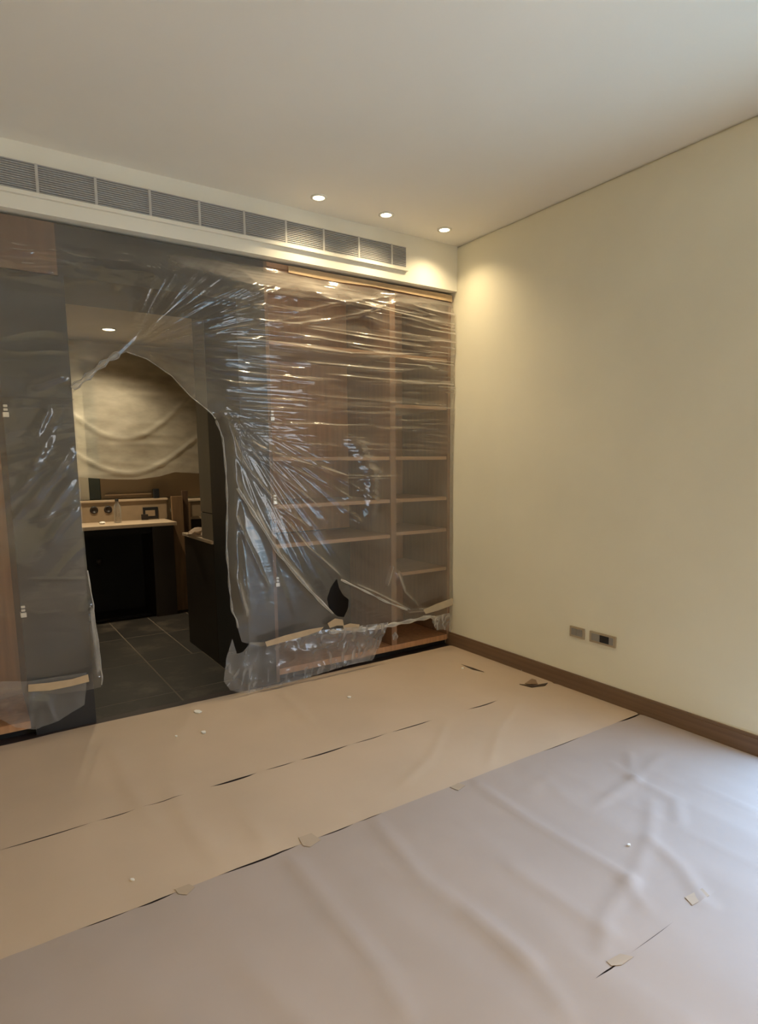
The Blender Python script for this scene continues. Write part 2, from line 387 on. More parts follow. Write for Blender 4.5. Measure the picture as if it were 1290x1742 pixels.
part(w, 'plinth', (-1.61, -0.006, YC+0.05, YC+0.07, 0.0, 0.045), 'black_void')
part(w, 'back_panel', (P1, -0.030, YB-0.01, YB, 0.90, TOPZ-0.025), 'wood_veneer')
part(w, 'back_panel', (P2, -0.030, YB-0.01, YB, 0.085, 0.90), 'wood_veneer')
part(w, 'back_panel', (P1, P2-0.045, YB-0.01, YB, 0.085, 0.90), 'charcoal_panel')
for z in (2.14, 1.44, 1.142, 0.893): part(w, 'shelf', (P1, P2-0.045, YC+0.012, YB-0.01, z-0.024, z), 'shelf_wood')
for z in (2.14, 1.80, 1.44, 1.142, 0.905, 0.610): part(w, 'shelf', (P2, -0.030, YC+0.012, YB-0.01, z-0.024, z), 'shelf_wood')
for px, py in ((459, 707), (464, 850), (469, 990)):
    x, z = XZ(px, py, YC); hinge(pp, P1+0.002, z)
w2 = empty('wardrobe', (-3.4, YC, 0), 'tall open brown wardrobe with charcoal end panel, left of the torn plastic doorway', 'wardrobe')
w2['label'] = 'tall brown wardrobe with a wide charcoal end panel, bordering the dark doorway edge'
Q1 = -2.82
part(w2, 'side_panel', (-2.555, -2.53, YC, YB, 0.0, TOPZ), 'charcoal_panel')
part(w2, 'front_panel', (Q1, -2.555, YC, YC+0.022, 0.0, 2.335), 'charcoal_panel')
part(w2, 'top_door', (-3.76, -2.555, YC-0.001, YC+0.020, 2.340, TOPZ), 'dark_veneer')
pq = part(w2, 'partition', (Q1-0.022, Q1, YC, YB, 0.05, TOPZ), 'charcoal_panel')
part(w2, 'partition', (-3.79, -3.765, YC, YB, 0.05, TOPZ), 'wood_veneer')
part(w2, 'side_panel', (-4.69, -4.665, YC, YB, 0.0, TOPZ), 'wood_veneer')
part(w2, 'top_panel', (-4.665, Q1-0.022, YC, YB, TOPZ-0.025, TOPZ), 'wood_veneer')
part(w2, 'base_panel', (-4.665, Q1-0.022, YC, YB, 0.045, 0.085), 'wood_veneer')
part(w2, 'plinth', (-4.665, -2.555, YC+0.05, YC+0.07, 0.0, 0.045), 'black_void')
part(w2, 'back_panel', (-4.665, Q1-0.022, YB-0.01, YB, 0.085, TOPZ-0.025), 'wood_veneer')
part(w2, 'shelf', (-3.765, Q1-0.022, YC+0.01, YB-0.01, 2.29, 2.315), 'shelf_wood')
part(w2, 'shelf', (-4.665, -3.79, YC+0.01, YB-0.01, 2.29, 2.315), 'shelf_wood')
for py in (700, 1040):
    x, z = XZ(40, py, YC); hinge(pq, Q1-0.012, z)
hd = empty('header_panel', (-2.08, YC, 2.34), 'charcoal panel bridging the two wardrobes above the doorway', 'panel')
part(hd, 'fascia', (DX0, DX1, YC, YC+0.022, 2.34, TOPZ), 'charcoal_panel')
part(hd, 'soffit', (DX0, DX1, YC+0.022, 0.65, 2.34, 2.362), 'charcoal_panel')

# ================================================================== ROOM BEHIND: vanity, ledge, side units
v = empty('vanity', (-1.95, 2.55, 0), 'dark open-fronted vanity with a pale stone top against the far wall', 'vanity')
part(v, 'side_panel', (-1.63, -1.44, 2.31, 2.795, 0.0, 0.842), 'dark_brown')
part(v, 'side_panel', (-2.75, -2.70, 2.31, 2.795, 0.0, 0.842), 'dark_brown')
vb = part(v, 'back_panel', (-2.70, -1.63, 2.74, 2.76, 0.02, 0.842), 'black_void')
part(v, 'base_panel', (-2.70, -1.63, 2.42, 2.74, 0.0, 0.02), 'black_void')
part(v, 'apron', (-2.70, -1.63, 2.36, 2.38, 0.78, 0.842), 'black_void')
part(v, 'countertop', (-2.78, -1.41, 2.285, 2.795, 0.842, 0.874), 'counter_stone', 0.004)
bm = bmesh.new(); x, z = XZ(168, 955, 2.70); lathe(bm, [(0.03, 2.66), (0.03, 2.67), (0.018, 2.67), (0.018, 2.74)], (x, 0, z), 16, 'Y')
mesh_obj('drain_pipe', bm, 'dark_brown', vb, True)
lg = empty('backsplash', (-1.95, 2.7, 0.874), 'beige stone backsplash ledge behind the vanity with two bare pipe holes', 'backsplash')
lu = part(lg, 'upstand', (-2.78, -1.385, 2.70, 2.797, 0.875, 1.058), 'ledge_stone')
part(lg, 'ledge', (-2.78, -1.375, 2.685, 2.797, 1.058, 1.076), 'counter_stone', 0.003)
for px, py in ((160, 868), (184, 867)):
    x, z = XZ(px, py, 2.70); bm = bmesh.new(); lathe(bm, [(0.036, 2.700), (0.034, 2.693), (0.020, 2.692), (0.018, 2.699)], (x, 0, z), 20, 'Y')
    mesh_obj('pipe_flange', bm, 'dark_brown', lu, True)
# dark box fitting on the upstand
xa, za = XZ(244, 888, 2.70); xb, zb = XZ(268, 862, 2.70)
so = empty('socket_box', ((xa+xb)/2, 2.70, za), 'dark electrical box hanging open on the beige stone backsplash', 'socket box')
part(so, 'frame', (xa, xb, 2.686, 2.699, za+0.03, zb), 'black_plastic', 0.004)
part(so, 'insert', (xa+0.02, xb-0.03, 2.680, 2.687, za+0.055, zb-0.03), 'ledge_stone', 0.002)
part(so, 'cover', (xa-0.02, xa+0.04, 2.66, 2.688, max(za+0.005, 0.876), za+0.075), 'dark_brown', 0.006)
# bottle on the counter
xb_, _ = XZ(201, 888, 2.55)
bt = empty('bottle', (xb_, 2.55, 0.875), 'clear plastic bottle standing on the pale stone counter', 'bottle')
bm = bmesh.new(); lathe(bm, [(0.028, 0.875), (0.032, 0.885), (0.032, 1.0), (0.026, 1.03), (0.013, 1.055), (0.013, 1.07)], (xb_, 2.55, 0), 20)
child_of(bt, mesh_obj('body', bm, 'clear_bottle', None, True))
bm = bmesh.new(); lathe(bm, [(0.016, 1.07), (0.016, 1.09), (0.012, 1.093)], (xb_, 2.55, 0), 16); child_of(bt, mesh_obj('cap', bm, 'black_plastic', None, True))
xk, zk = XZ(174, 887, 2.5)
bm = bmesh.new(); bmesh.ops.create_icosphere(bm, subdivisions=2, radius=0.02)
for q in bm.verts:
    q.co = Vector((q.co.x*1.3, q.co.y, q.co.z*0.6))*random.uniform(0.8, 1.2)+Vector((xk, 2.5, 0.885))
tag(mesh_obj('crumpled_scrap', bm, 'white_chip'), 'small white crumpled scrap on the pale stone counter', 'scrap')
# mirror wall
def wall_piece(name, x0, x1, z0, z1, m, label, cat, y0=2.775):
    return tag(box(name, (x0, x1, y0, 2.798, z0, z1), m, None, 0.003), label, cat)
wall_piece('wall_mirror', -1.962, -0.95, 1.078, 2.50, 'brown_reflection', 'wide mirror with its brown reflection painted in, above the stone ledge, half hidden by hanging plastic', 'mirror')
wall_piece('glass_strip', -2.058, -1.964, 1.078, 2.50, 'green_glass', 'dark green upright strip between white strip and brown mirror', 'strip')
wall_piece('white_strip', -2.16, -2.06, 1.078, 2.50, 'white_paint', 'bright white upright strip beside the dark green one', 'strip')
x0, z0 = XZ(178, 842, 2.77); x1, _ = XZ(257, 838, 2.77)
tag(box('reflection_strip', (x0, x1, 2.755, 2.774, z0-0.008, z0+0.004), 'counter_stone', None, 0.002), 'thin pale strip standing in for a reflected line low in the brown mirror', 'reflection_strip')  # solid pale strip in place of a line reflected in the mirror
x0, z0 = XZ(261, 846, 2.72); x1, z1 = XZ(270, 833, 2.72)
tag(box('reflection_block', (x0, x1, 2.70, 2.74, 1.0765, z1+0.01), 'black_plastic', None, 0.006), 'small dark block on the stone ledge, standing in for a mirror reflection', 'reflection_block')  # dark box in place of a small reflection in the mirror
# timber boards to the right of the vanity
tag(box('timber_board', (-1.405, -1.300, 2.44, 2.475, 0.0, 1.10), 'timber', None, 0.003), 'upright brown timber board at the end of the vanity', 'board')
tag(box('timber_board', (-1.298, -1.245, 2.46, 2.50, 0.0, 1.15), 'dark_timber', None, 0.003), 'narrower, darker timber board beside the brown one', 'board')
ns = empty('shelf_unit', (-0.95, 2.65, 0), 'low brown shelf unit beyond the timber boards at the far wall', 'shelf unit')
part(ns, 'back_panel', (-1.235, -0.56, 2.77, 2.795, 0.0, 1.04), 'dark_brown')
part(ns, 'side_panel', (-1.235, -1.20, 2.55, 2.77, 0.0, 1.04), 'timber')
part(ns, 'shelf', (-1.235, -0.56, 2.55, 2.795, 1.04, 1.058), 'counter_stone', 0.002)
part(ns, 'shelf', (-1.20, -0.56, 2.55, 2.77, 0.865, 0.883), 'counter_stone', 0.002)
part(ns, 'drawer_front', (-1.20, -0.56, 2.56, 2.575, 0.885, 1.035), 'ledge_stone')
sc = empty('side_cabinet', (-1.35, 1.0, 0), 'low dark brown cabinet with a thin stone top along the passage', 'cabinet')
part(sc, 'body', (-1.63, -0.95, 0.645, 1.32, 0.0, 0.852), 'dark_brown', 0.003)
part(sc, 'countertop', (-1.642, -0.95, 0.645, 1.335, 0.852, 0.874), 'counter_stone', 0.003)
uc = empty('upper_cabinet', (-1.35, 0.82, 0.874), 'greige upright panel unit standing on the low dark cabinet', 'cabinet')
part(uc, 'body', (-1.63, -0.95, 0.645, 0.885, 1.066, 2.40), 'greige_panel', 0.002)
part(uc, 'lower_body', (-1.63, -0.95, 0.645, 0.885, 0.875, 1.058), 'greige_panel', 0.002)
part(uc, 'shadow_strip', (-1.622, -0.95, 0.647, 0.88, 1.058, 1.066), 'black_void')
# crumpled brown paper on the low cabinet
px_, pz_ = on(334, 903, 1, 1.08)[0], 0.874
bm = bmesh.new(); bmesh.ops.create_icosphere(bm, subdivisions=3, radius=1)
for q in bm.verts:
    k = 1+0.35*(n2(q.co.x*2.2+9, q.co.y*2.2+q.co.z*3+5)-0.5)*2
    q.co = Vector((px_+0.02+q.co.x*0.085*k, 1.08+q.co.y*0.10*k, pz_+max(0.001, 0.018+q.co.z*0.034*k)))
tag(mesh_obj('crumpled_paper', bm, 'crumpled_paper'), 'crumpled brown paper lying on the low dark cabinet', 'paper')

# ================================================================== WALL SOCKETS
def socket(y0, y1, z0, z1, ins, label, bev):
    e = empty('wall_socket', (0, (y0+y1)/2, z0), label, 'socket', 'two bronze socket plates low on the wall')
    pt = part(e, 'plate', (-0.011, 0.0, y0, y1, z0, z1), 'plate_metal', bev)
    for a, b, m in ins:
        box('insert', (-0.0135, -0.009, a, b, z0+0.013, z1-0.011), m, pt, 0.002)
socket(-1.190, -1.082, 0.334, 0.400, [(-1.176, -1.137, 'insert_grey'), (-1.135, -1.096, 'insert_grey')], 'smaller bronze wall socket plate with grey inserts above the baseboard', 0.005)
socket(-1.405, -1.228, 0.334, 0.400, [(-1.300, -1.243, 'insert_grey'), (-1.362, -1.302, 'black_plastic'), (-1.390, -1.364, 'insert_grey')], 'longer bronze wall socket plate with a black centre insert', 0.004)

# ================================================================== FLOOR PROTECTION PAPER
seamY = [0.025, -0.985, -1.582, -2.582, -3.58, -4.58, YF+0.01]
creases = [  # pixel polylines, half width, height
    ([(810, 1335), (900, 1400), (1045, 1482), (1075, 1505)], 0.035, 0.010),
    ([(640, 1400), (720, 1500), (830, 1575), (900, 1640)], 0.045, 0.009),
    ([(500, 1470), (600, 1590), (690, 1720)], 0.045, 0.008), ([(1075, 1500), (1030, 1560), (1025, 1620)], 0.03, 0.007),
    ([(1070, 1285), (1080, 1330), (1020, 1370)], 0.03, 0.008), ([(1080, 1330), (1150, 1365), (1155, 1400)], 0.03, 0.008),
    ([(1080, 1330), (1040, 1300)], 0.025, 0.007), ([(1080, 1330), (1125, 1290)], 0.025, 0.006),
    ([(1110, 1370), (1105, 1430), (1160, 1480), (1200, 1540)], 0.03, 0.008), ([(1075, 1500), (1105, 1430)], 0.028, 0.007),
    ([(1190, 1340), (1290, 1385)], 0.03, 0.006), ([(1060, 1500), (1100, 1550)], 0.02, 0.006),
    ([(870, 1480), (960, 1540), (1050, 1600)], 0.04, 0.006), ([(800, 1560), (900, 1640), (960, 1720)], 0.04, 0.006),
    ([(960, 1360), (930, 1330), (900, 1345)], 0.03, 0.004),
    ([(690, 1330), (735, 1290), (760, 1230)], 0.03, 0.005), ([(880, 1200), (850, 1240), (835, 1300)], 0.03, 0.005),
    ([(480, 1180), (530, 1230)], 0.04, 0.006), ([(190, 1270), (220, 1340), (260, 1400)], 0.05, 0.005),
    ([(290, 1340), (320, 1400), (370, 1470)], 0.05, 0.004), ([(420, 1380), (450, 1440)], 0.05, 0.004), ([(330, 1200), (300, 1260)], 0.05, 0.004),
]
crW = [([XY(*p) for p in pl], wd_, h) for pl, wd_, h in creases]
def paper_h(seed=1.0, amp0=0.003):
    def f(x, y):
        amp = amp0+0.0035*sm(-1.3, -1.9, y)
        t = x*4.3+0.25*y+1.2*n2(x*0.7+seed, y*0.8+3)
        z = amp*(0.6*ridge(n2(t+seed*3.1, y*0.9+seed), 1.6)+0.4*ridge(n2(t*2.3+seed*7, y*1.4+40), 2))
        z += 0.5*amp*n2(x*1.7+seed, y*2+9)
        for P, wd_, h in crW:
            best = np.full(x.shape, 9.0)
            for a, b in zip(P, P[1:]):
                best = np.minimum(best, seg_dist(x, y, a, b)[0])
            z = z + 0.78*h*np.exp(-(best/wd_)**2*2.2)
        return z+0.002
    return f
gaps = {1: [((0, 1447), (150, 1402), 4), ((170, 1396), (225, 1380), 4), ((250, 1373), (310, 1355), 3), ((362, 1338), (432, 1316), 9), ((453, 1311), (500, 1297), 4), ((512, 1293), (592, 1270), 7), ((605, 1267), (655, 1251), 4), ((668, 1247), (735, 1228), 5), ((800, 1208), (845, 1194), 7)],
        2: [((140, 1581), (220, 1551), 3), ((235, 1546), (295, 1523), 5), ((378, 1489), (505, 1441), 6), ((545, 1425), (600, 1404), 4), ((610, 1400), (650, 1388), 3), ((925, 1280), (985, 1255), 3), ((1050, 1228), (1085, 1211), 8)],
        3: [((1018, 1665), (1055, 1640), 3), ((1078, 1620), (1140, 1576), 1)]}
def edge_gap(k, x):
    g = np.full(np.shape(x), 0.0)
    for a, b, wmm in gaps.get(k, []):
        xa, xb = XY(*a)[0], XY(*b)[0]
        t = (x-xa)/(xb-xa); s = np.clip(t, 0, 1); wgt = np.where((t > 0) & (t < 1), np.sin(np.pi*s)**0.6, 0)
        g = np.maximum(g, wgt*wmm*0.0017)
    return g
lab = ['kraft paper strip along the foot of the wardrobes', 'narrow kraft paper strip between two dark slit seams',
       'wide pale creased kraft paper strip between taped seams', 'pale kraft paper strip before the creased wide one, past the taped seam',
       'pale kraft paper strip on the floor toward the far end of the glazed door', 'last pale kraft paper strip by the wall facing the wardrobes']
for k in range(6):
    ya, yb = seamY[k+1], seamY[k]
    xsr = np.linspace(XL+0.01, -0.017, 260)
    top = [(float(x), float(yb-(edge_gap(k, x) if k else 0.012*n2(x*3, 7)))) for x in xsr]
    bot = [(float(x), float(ya)) for x in xsr[::-1]]
    o = sheet_mesh('floor_paper', top+bot, [], 0.022, paper_h(), 'kraft_paper' if k < 2 else 'pale_kraft_paper', 'XY')
    tag(o, lab[k], 'floor paper', 'kraft paper strips covering the floor')
def paper_z(x, y, k):
    return float(paper_h()(np.array([x]), np.array([y]))[0])
def strip_k(y):
    for k in range(6):
        if y > seamY[k+1]: return k
    return 5
def floor_patch(name, pts, m, label, cat, group=None, lift=0.0015, th=0.001):
    W_ = [XY(*p) for p in pts]; zz = [max(paper_z(x, y, strip_k(y)), paper_z(x, y, max(0, strip_k(y)-1)))+lift for x, y in W_]
    bm = bmesh.new(); n = len(W_)
    a = [bm.verts.new((x, y, z)) for (x, y), z in zip(W_, zz)]; b = [bm.verts.new((x, y, z+th)) for (x, y), z in zip(W_, zz)]
    bm.faces.new(a); bm.faces.new(b)
    for i in range(n): bm.faces.new((a[i], a[(i+1) % n], b[(i+1) % n], b[i]))
    return tag(mesh_obj(name, bm, m), label, cat, group)
TG = 'tape patches over the paper seams'
floor_patch('tape_patch', [(508, 1428), (530, 1420), (546, 1432), (528, 1444), (516, 1442)], 'paper_tape', 'tan tape patch on the seam beside the creased paper, midway along it', 'tape', TG, 0.0015)
floor_patch('tape_patch', [(298, 1516), (322, 1507), (332, 1513), (318, 1526), (304, 1524)], 'paper_tape', 'tan tape patch on the same seam, second one farther from the cream wall', 'tape', TG, 0.0015)
floor_patch('tape_patch', [(766, 1342), (780, 1335), (792, 1340), (780, 1348)], 'paper_tape', 'tiny tan tape patch on the seam at the start of the long crease', 'tape', TG, 0.0015)
floor_patch('tape_patch', [(1032, 1640), (1055, 1627), (1078, 1632), (1058, 1646), (1040, 1648)], 'paper_tape', 'tan tape patch beside the short dark slit', 'tape', TG, 0.0015)
floor_patch('tape_patch', [(1165, 1530), (1195, 1516), (1207, 1528), (1178, 1544)], 'paper_tape', 'tan tape patch where creases meet past the slit', 'tape', TG, 0.0015)
CG = 'white plaster chips on the paper'
for (px, py, r, t) in ((347, 1248, 5, 'white plaster chip on paper a little out from the doorway'), (336, 1213, 8, 'flat white plaster flake right at the doorway edge of the paper'), (226, 1500, 4.5, 'white plaster chip lying alone on the narrow paper strip'),
                    (594, 1188, 4, 'white plaster chip on paper before the shelved wardrobe'), (787, 1139, 3, 'white plaster chip beside the thin dark slit in the paper'), (300, 1256, 3, 'faint small plaster chip near the doorway'), (1070, 1442, 4, 'thin white plaster chip on the creased pale paper'), (889, 1141, 4, 'white plaster crumb near the foot of the baseboard')):
    r *= 0.75; pts = [(px+r*math.cos(a)*random.uniform(0.8, 1.3), py+0.5*r*math.sin(a)*random.uniform(0.8, 1.3)) for a in [i*math.pi/3 for i in range(6)]]
    floor_patch('plaster_chip', pts, 'white_chip', t, 'chip', CG, 0.002, 0.005)
floor_patch('wood_sliver', [(884, 1166), (910, 1168), (932, 1164), (928, 1168), (905, 1171)], 'dark_sliver', 'dark wood sliver under the torn paper scrap by the baseboard', 'sliver', None, 0.002, 0.004)
floor_patch('paper_scrap', [(893, 1166), (905, 1158), (912, 1160), (915, 1167)], 'brown_sliver', 'small curled brown paper scrap on the dark sliver', 'scrap', None, 0.007, 0.003)
floor_patch('paper_slit', [(785, 1132), (805, 1138), (824, 1145), (804, 1141)], 'dark_sliver', 'thin dark straight sliver lying on paper near the room corner', 'sliver', None, 0.002, 0.001)

# ================================================================== PLASTIC SHEETS
FY = -0.005
def fz(px, py): return XZ(px, py, FY)
ridges = [ # explicit taut creases: pixel polyline, half width (m), lift toward the room (m)
    ([(445, 585), (600, 603), (765, 603)], 0.016, 0.011), ([(450, 560), (540, 548), (612, 535), (700, 505)], 0.014, 0.008),
    ([(455, 545), (560, 520), (740, 490)], 0.014, 0.007), ([(385, 578), (560, 576)], 0.011, 0.006), ([(612, 537), (690, 560)], 0.013, 0.006),
    ([(375, 655), (480, 655)], 0.012, 0.007), ([(390, 605), (560, 622)], 0.012, 0.006), ([(380, 715), (450, 720), (570, 725), (660, 722)], 0.014, 0.008),
    ([(385, 735), (470, 775), (590, 810), (640, 812), (700, 811)], 0.015, 0.010), ([(440, 745), (530, 757), (600, 762)], 0.012, 0.006),
    ([(385, 800), (420, 860), (470, 940), (560, 1048)], 0.020, 0.016), ([(470, 870), (520, 930), (590, 990)], 0.014, 0.010),
    ([(385, 760), (470, 860), (540, 910)], 0.014, 0.008), ([(390, 745), (500, 830), (560, 880)], 0.012, 0.007), ([(390, 735), (530, 815), (600, 850)], 0.012, 0.006),
    ([(388, 860), (440, 970), (460, 1010)], 0.015, 0.008), ([(385, 950), (400, 1000), (420, 1060)], 0.02, 0.012),
    ([(580, 985), (640, 1010), (700, 1040), (760, 1035)], 0.016, 0.014), ([(675, 965), (690, 1010), (720, 1040)], 0.02, 0.012), ([(660, 1000), (672, 960)], 0.015, 0.010),
    ([(575, 735), (610, 762), (632, 805), (635, 850), (624, 905)], 0.05, 0.011),
    ([(0, 425), (110, 427)], 0.012, 0.006), ([(0, 462), (100, 460)], 0.014, 0.007), ([(20, 448), (130, 450)], 0.014, 0.005),
    ([(62, 900), (130, 800)], 0.024, 0.012), ([(45, 870), (125, 760)], 0.024, 0.012), ([(30, 840), (90, 735)], 0.024, 0.012), ([(75, 935), (134, 850)], 0.022, 0.010), ([(55, 745), (85, 690)], 0.022, 0.010), ([(40, 890), (135, 862)], 0.012, 0.005),
    ([(45, 660), (120, 635)], 0.02, 0.012), ([(40, 735), (75, 760)], 0.02, 0.006), ([(40, 985), (150, 985)], 0.010, 0.003), ([(148, 1010), (165, 1160)], 0.014, 0.012),
    ([(260, 560), (330, 520), (440, 480)], 0.012, 0.007), ([(260, 575), (350, 545), (450, 520)], 0.012, 0.008), ([(270, 585), (380, 565), (450, 555)], 0.012, 0.007),
    ([(150, 640), (205, 595), (240, 560)], 0.016, 0.008), ([(300, 505), (250, 560)], 0.012, 0.004), ([(300, 610), (450, 615)], 0.011, 0.005), ([(310, 640), (450, 660)], 0.011, 0.006),
]
RW = [([fz(*p) for p in pl], wd_, h) for pl, wd_, h in ridges]
apex = fz(222, 590); fanC = fz(372, 690); bow = fz(560, 820)
curlR = [fz(*p) for p in [(366, 716), (377, 745), (382, 800), (385, 860), (384, 930), (388, 990), (394, 1040)]]
curlL = [fz(*p) for p in [(160, 1040), (169, 1100), (173, 1140)]]
def film_y(x, z):
    x = np.asarray(x, float); z = np.asarray(z, float)
    left = 0.030-0.040*sm(2.5, 0.3, z)
    right = -0.035+0.050*np.clip(x+1.75, 0, 1.25)                 # stands off the jamb, lies back toward the wall
    y = left+(right-left)*sm(-2.45, -1.75, x)-0.008*n2(x*1.6, z*1.3+5)
    tf = sm(2.56, 2.40, z)                                        # taped flat along the top
    # level ripples across the shelved wardrobe and over its top
    wA = sm(-1.95, -1.4, x)*sm(1.25, 1.75, z)
    t = z*21+0.9*n2(x*1.1+3, z*2)+0.3*x
    y = y-(0.011+0.006*sm(1.6, 1.9, z))*wA*ridge(n2(t, x*1.3+7), 1.8)-0.007*wA*ridge(n2(t*2.1+9, x*2.0), 1.6)
    wT = sm(2.30, 2.48, z)
    y = y-0.012*wT*ridge(n2(x*6, z*9), 1.5)*tf
    # fan spreading up and right from the top of the tear
    a = np.arctan2(z-apex[1], x-apex[0]); r = np.hypot(z-apex[1], x-apex[0])
    wB = sm(0.05, 0.2, r)*sm(1.3, 0.6, r)*sm(-0.6, -0.1, a)*sm(2.0, 1.2, a)
    y = y-0.011*wB*ridge(n2(a*17, r*1.2), 1.8)-0.006*wB*ridge(n2(a*37+4, r*2), 1.6)
    # fan falling right from the edge of the tear
    a = np.arctan2(z-fanC[1], x-fanC[0]); r = np.hypot(z-fanC[1], x-fanC[0])
    wC = sm(0.03, 0.15, r)*sm(1.5, 0.9, r)*sm(0.15, -0.15, a)
    y = y-0.008*wC*ridge(n2(a*13+30, r*0.9), 1.6)-0.003*wC*ridge(n2(a*29+50, r*1.5), 1.6)
    # little stacked bows in the middle
    d = np.abs(x-bow[0]-0.25-0.10*np.sin((z-1.2)*2.2)); wD = sm(0.22, 0.05, d)*sm(0.7, 0.95, z)*sm(1.75, 1.5, z)
    y = y-0.006*wD*ridge(n2(z*26+2.5*d, x*1.5+60), 1.6)
    # slanting pleats on the left panel
    wE = sm(-2.45, -2.6, x)*sm(0.75, 0.95, z)*sm(1.85, 1.55, z)
    y = y-0.010*wE*ridge(n2((z*0.8-x)*11+1.1*n2(x*4, z*4), (x+z)*2+80), 1.6)
    wF = sm(-2.45, -2.6, x)*sm(2.15, 2.35, z)
    y = y-0.006*wF*ridge(n2(z*26, x*2+90), 1.6)
    # loose, slack film over the header and the top of the left panel
    wG = sm(2.25, 2.38, z)*sm(-1.3, -1.6, x)
    y = y-0.010*wG*ridge(n2(x*5+z*3, z*13+20), 1.5)-0.005*wG*ridge(n2(x*9-z*6, z*24+50), 1.6)
    wH = sm(-2.45, -2.6, x)*sm(1.5, 1.8, z)
    y = y-0.006*wH*ridge(n2(x*3+70, z*14+1.5*n2(x*5, z*4)), 1.7)
    # fine crinkle everywhere, drawn out along the pull
    y = y-0.0022*ridge(n2(z*55+2*n2(x*3, z*3), x*4), 1.5)*(0.12+0.88*wA)
    y = y-0.0010*ridge(n2(x*9+z*13, z*4-x*4), 1.7)*(1-0.6*wA)
    # the free edge beside the doorway curls back
    for P, k, dd in ((curlR, 0.030, 0.05), (curlL, 0.03, 0.04)):
        best = np.full(x.shape, 9.0)
        for p, q in zip(P, P[1:]): best = np.minimum(best, seg_dist(x, z, p, q)[0])
        y = y-0.35*k*np.exp(-((best-dd)/0.03)**2)+k*np.clip(1-best/dd, 0, 1)**2
    for P, wd_, h in RW:                                          # taut creases, dying out at both ends
        ls = [math.dist(p, q) for p, q in zip(P, P[1:])]; tot = sum(ls); acc = 0.0
        best = np.full(x.shape, 9.0); tt = np.zeros(x.shape)
        for p, q, l in zip(P, P[1:], ls):
            d, t, _ = seg_dist(x, z, p, q); k = d < best
            best[k] = d[k]; tt[k] = (acc+t[k]*l)/tot; acc += l
        w_ = 0.72*wd_ if wd_ < 0.017 else wd_
        y = y-1.25*h*sm(0.0, 0.22, tt)*sm(1.0, 0.78, tt)*np.exp(-(best/w_)**2)
    return np.minimum(np.where(z > 2.40, 0.045-(0.045-y)*tf, y), np.where((x > -2.52) & (x < -1.65), 0.2, 0.052))
arch = [(125, 668), (150, 645), (185, 613), (215, 598), (250, 611), (290, 640), (322, 676), (345, 695), (366, 716), (377, 745), (382, 800), (385, 860), (384, 930), (388, 990), (394, 1040), (402, 1070)]
low_r = [(408, 1090), (440, 1098), (500, 1088), (560, 1075), (600, 1073), (645, 1068), (690, 1060), (735, 1050), (752, 1056), (764, 1050)]
left_e = [(128, 700), (134, 790), (140, 880), (148, 970), (160, 1040), (169, 1100), (173, 1140), (172, 1168), (150, 1173), (100, 1180), (50, 1176), (0, 1190), (-40, 1198)]
xr = -0.012; ztop = 2.582
poly = [(-3.7, ztop), (xr, ztop), (xr, 0.42)]+[fz(*p) for p in reversed(low_r)]+[fz(*p) for p in reversed(arch)]+[fz(*p) for p in left_e]+[(-3.1, 0.21), (-3.7, 0.2)]
for i, (a, b) in enumerate(poly): poly[i] = (min(a, xr), b)
hole = [fz(*p) for p in [(573, 984), (562, 1000), (556, 1018), (560, 1035), (575, 1049), (586, 1050), (593, 1035), (594, 1020), (584, 1012), (577, 1000)]]
hole2 = [fz(*p) for p in [(399, 1090), (404, 1085), (401, 1070), (397, 1066)]]
ms = sheet_mesh('plastic_sheet', poly, [hole], 0.0085, film_y, 'polythene', stepv=0.0042)
tag(ms, 'big clear plastic sheet taped over both wardrobes, torn into an arch at the doorway', 'plastic sheet')
def tube(name, pts, rad, m, parent=None):
    cu = bpy.data.curves.new(name, 'CURVE'); cu.dimensions = '3D'; cu.bevel_depth = rad; cu.bevel_resolution = 2
    sp = cu.splines.new('POLY'); sp.points.add(len(pts)-1)
    for p, (q, rr) in zip(sp.points, pts): p.co = (*q, 1); p.radius = rr
    o = bpy.data.objects.new(name, cu); dg = bpy.context.evaluated_depsgraph_get(); C.objects.link(o)
    dg.update(); me = bpy.data.meshes.new_from_object(o.evaluated_get(dg)); bpy.data.objects.remove(o); bpy.data.curves.remove(cu)
    me.name = name; me.materials.clear(); me.materials.append(MATS[m])
    for p in me.polygons: p.use_smooth = True
    return link(bpy.data.objects.new(name, me), parent)
def along(pixels, per=6, dy=-0.006, wob=0.35):
    out = []; W_ = [fz(*p) for p in pixels]
    for i in range(len(W_)-1):
        for k in range(per):
            t = k/per; x = W_[i][0]*(1-t)+W_[i+1][0]*t; z = W_[i][1]*(1-t)+W_[i+1][1]*t
            out.append(((x, float(film_y(np.array([x]), np.array([z]))[0])+dy, z), 1+wob*math.sin(len(out)*1.3)+random.uniform(-0.2, 0.2)))
    return out
tube('rolled_edge', along(arch[3:9]), 0.0025, 'crumpled_polythene', ms)
tube('rolled_edge', along(arch[8:]), 0.005, 'crumpled_polythene', ms)
tube('rolled_edge', along(left_e[3:8]), 0.003, 'rolled_polythene', ms)
tube('rolled_edge', along(low_r[3:9], 8), 0.013, 'rolled_polythene', ms)
tube('fold', along([(398, 830), (425, 872), (470, 942), (520, 1000), (575, 1052)]), 0.009, 'crumpled_polythene', ms)
tube('fold', along([(580, 986), (620, 1005), (660, 1025), (700, 1040)]), 0.006, 'rolled_polythene', ms)
tube('rolled_edge', along([(124, 660), (150, 640), (180, 615), (208, 598)], 6, -0.004), 0.014, 'crumpled_polythene', ms)
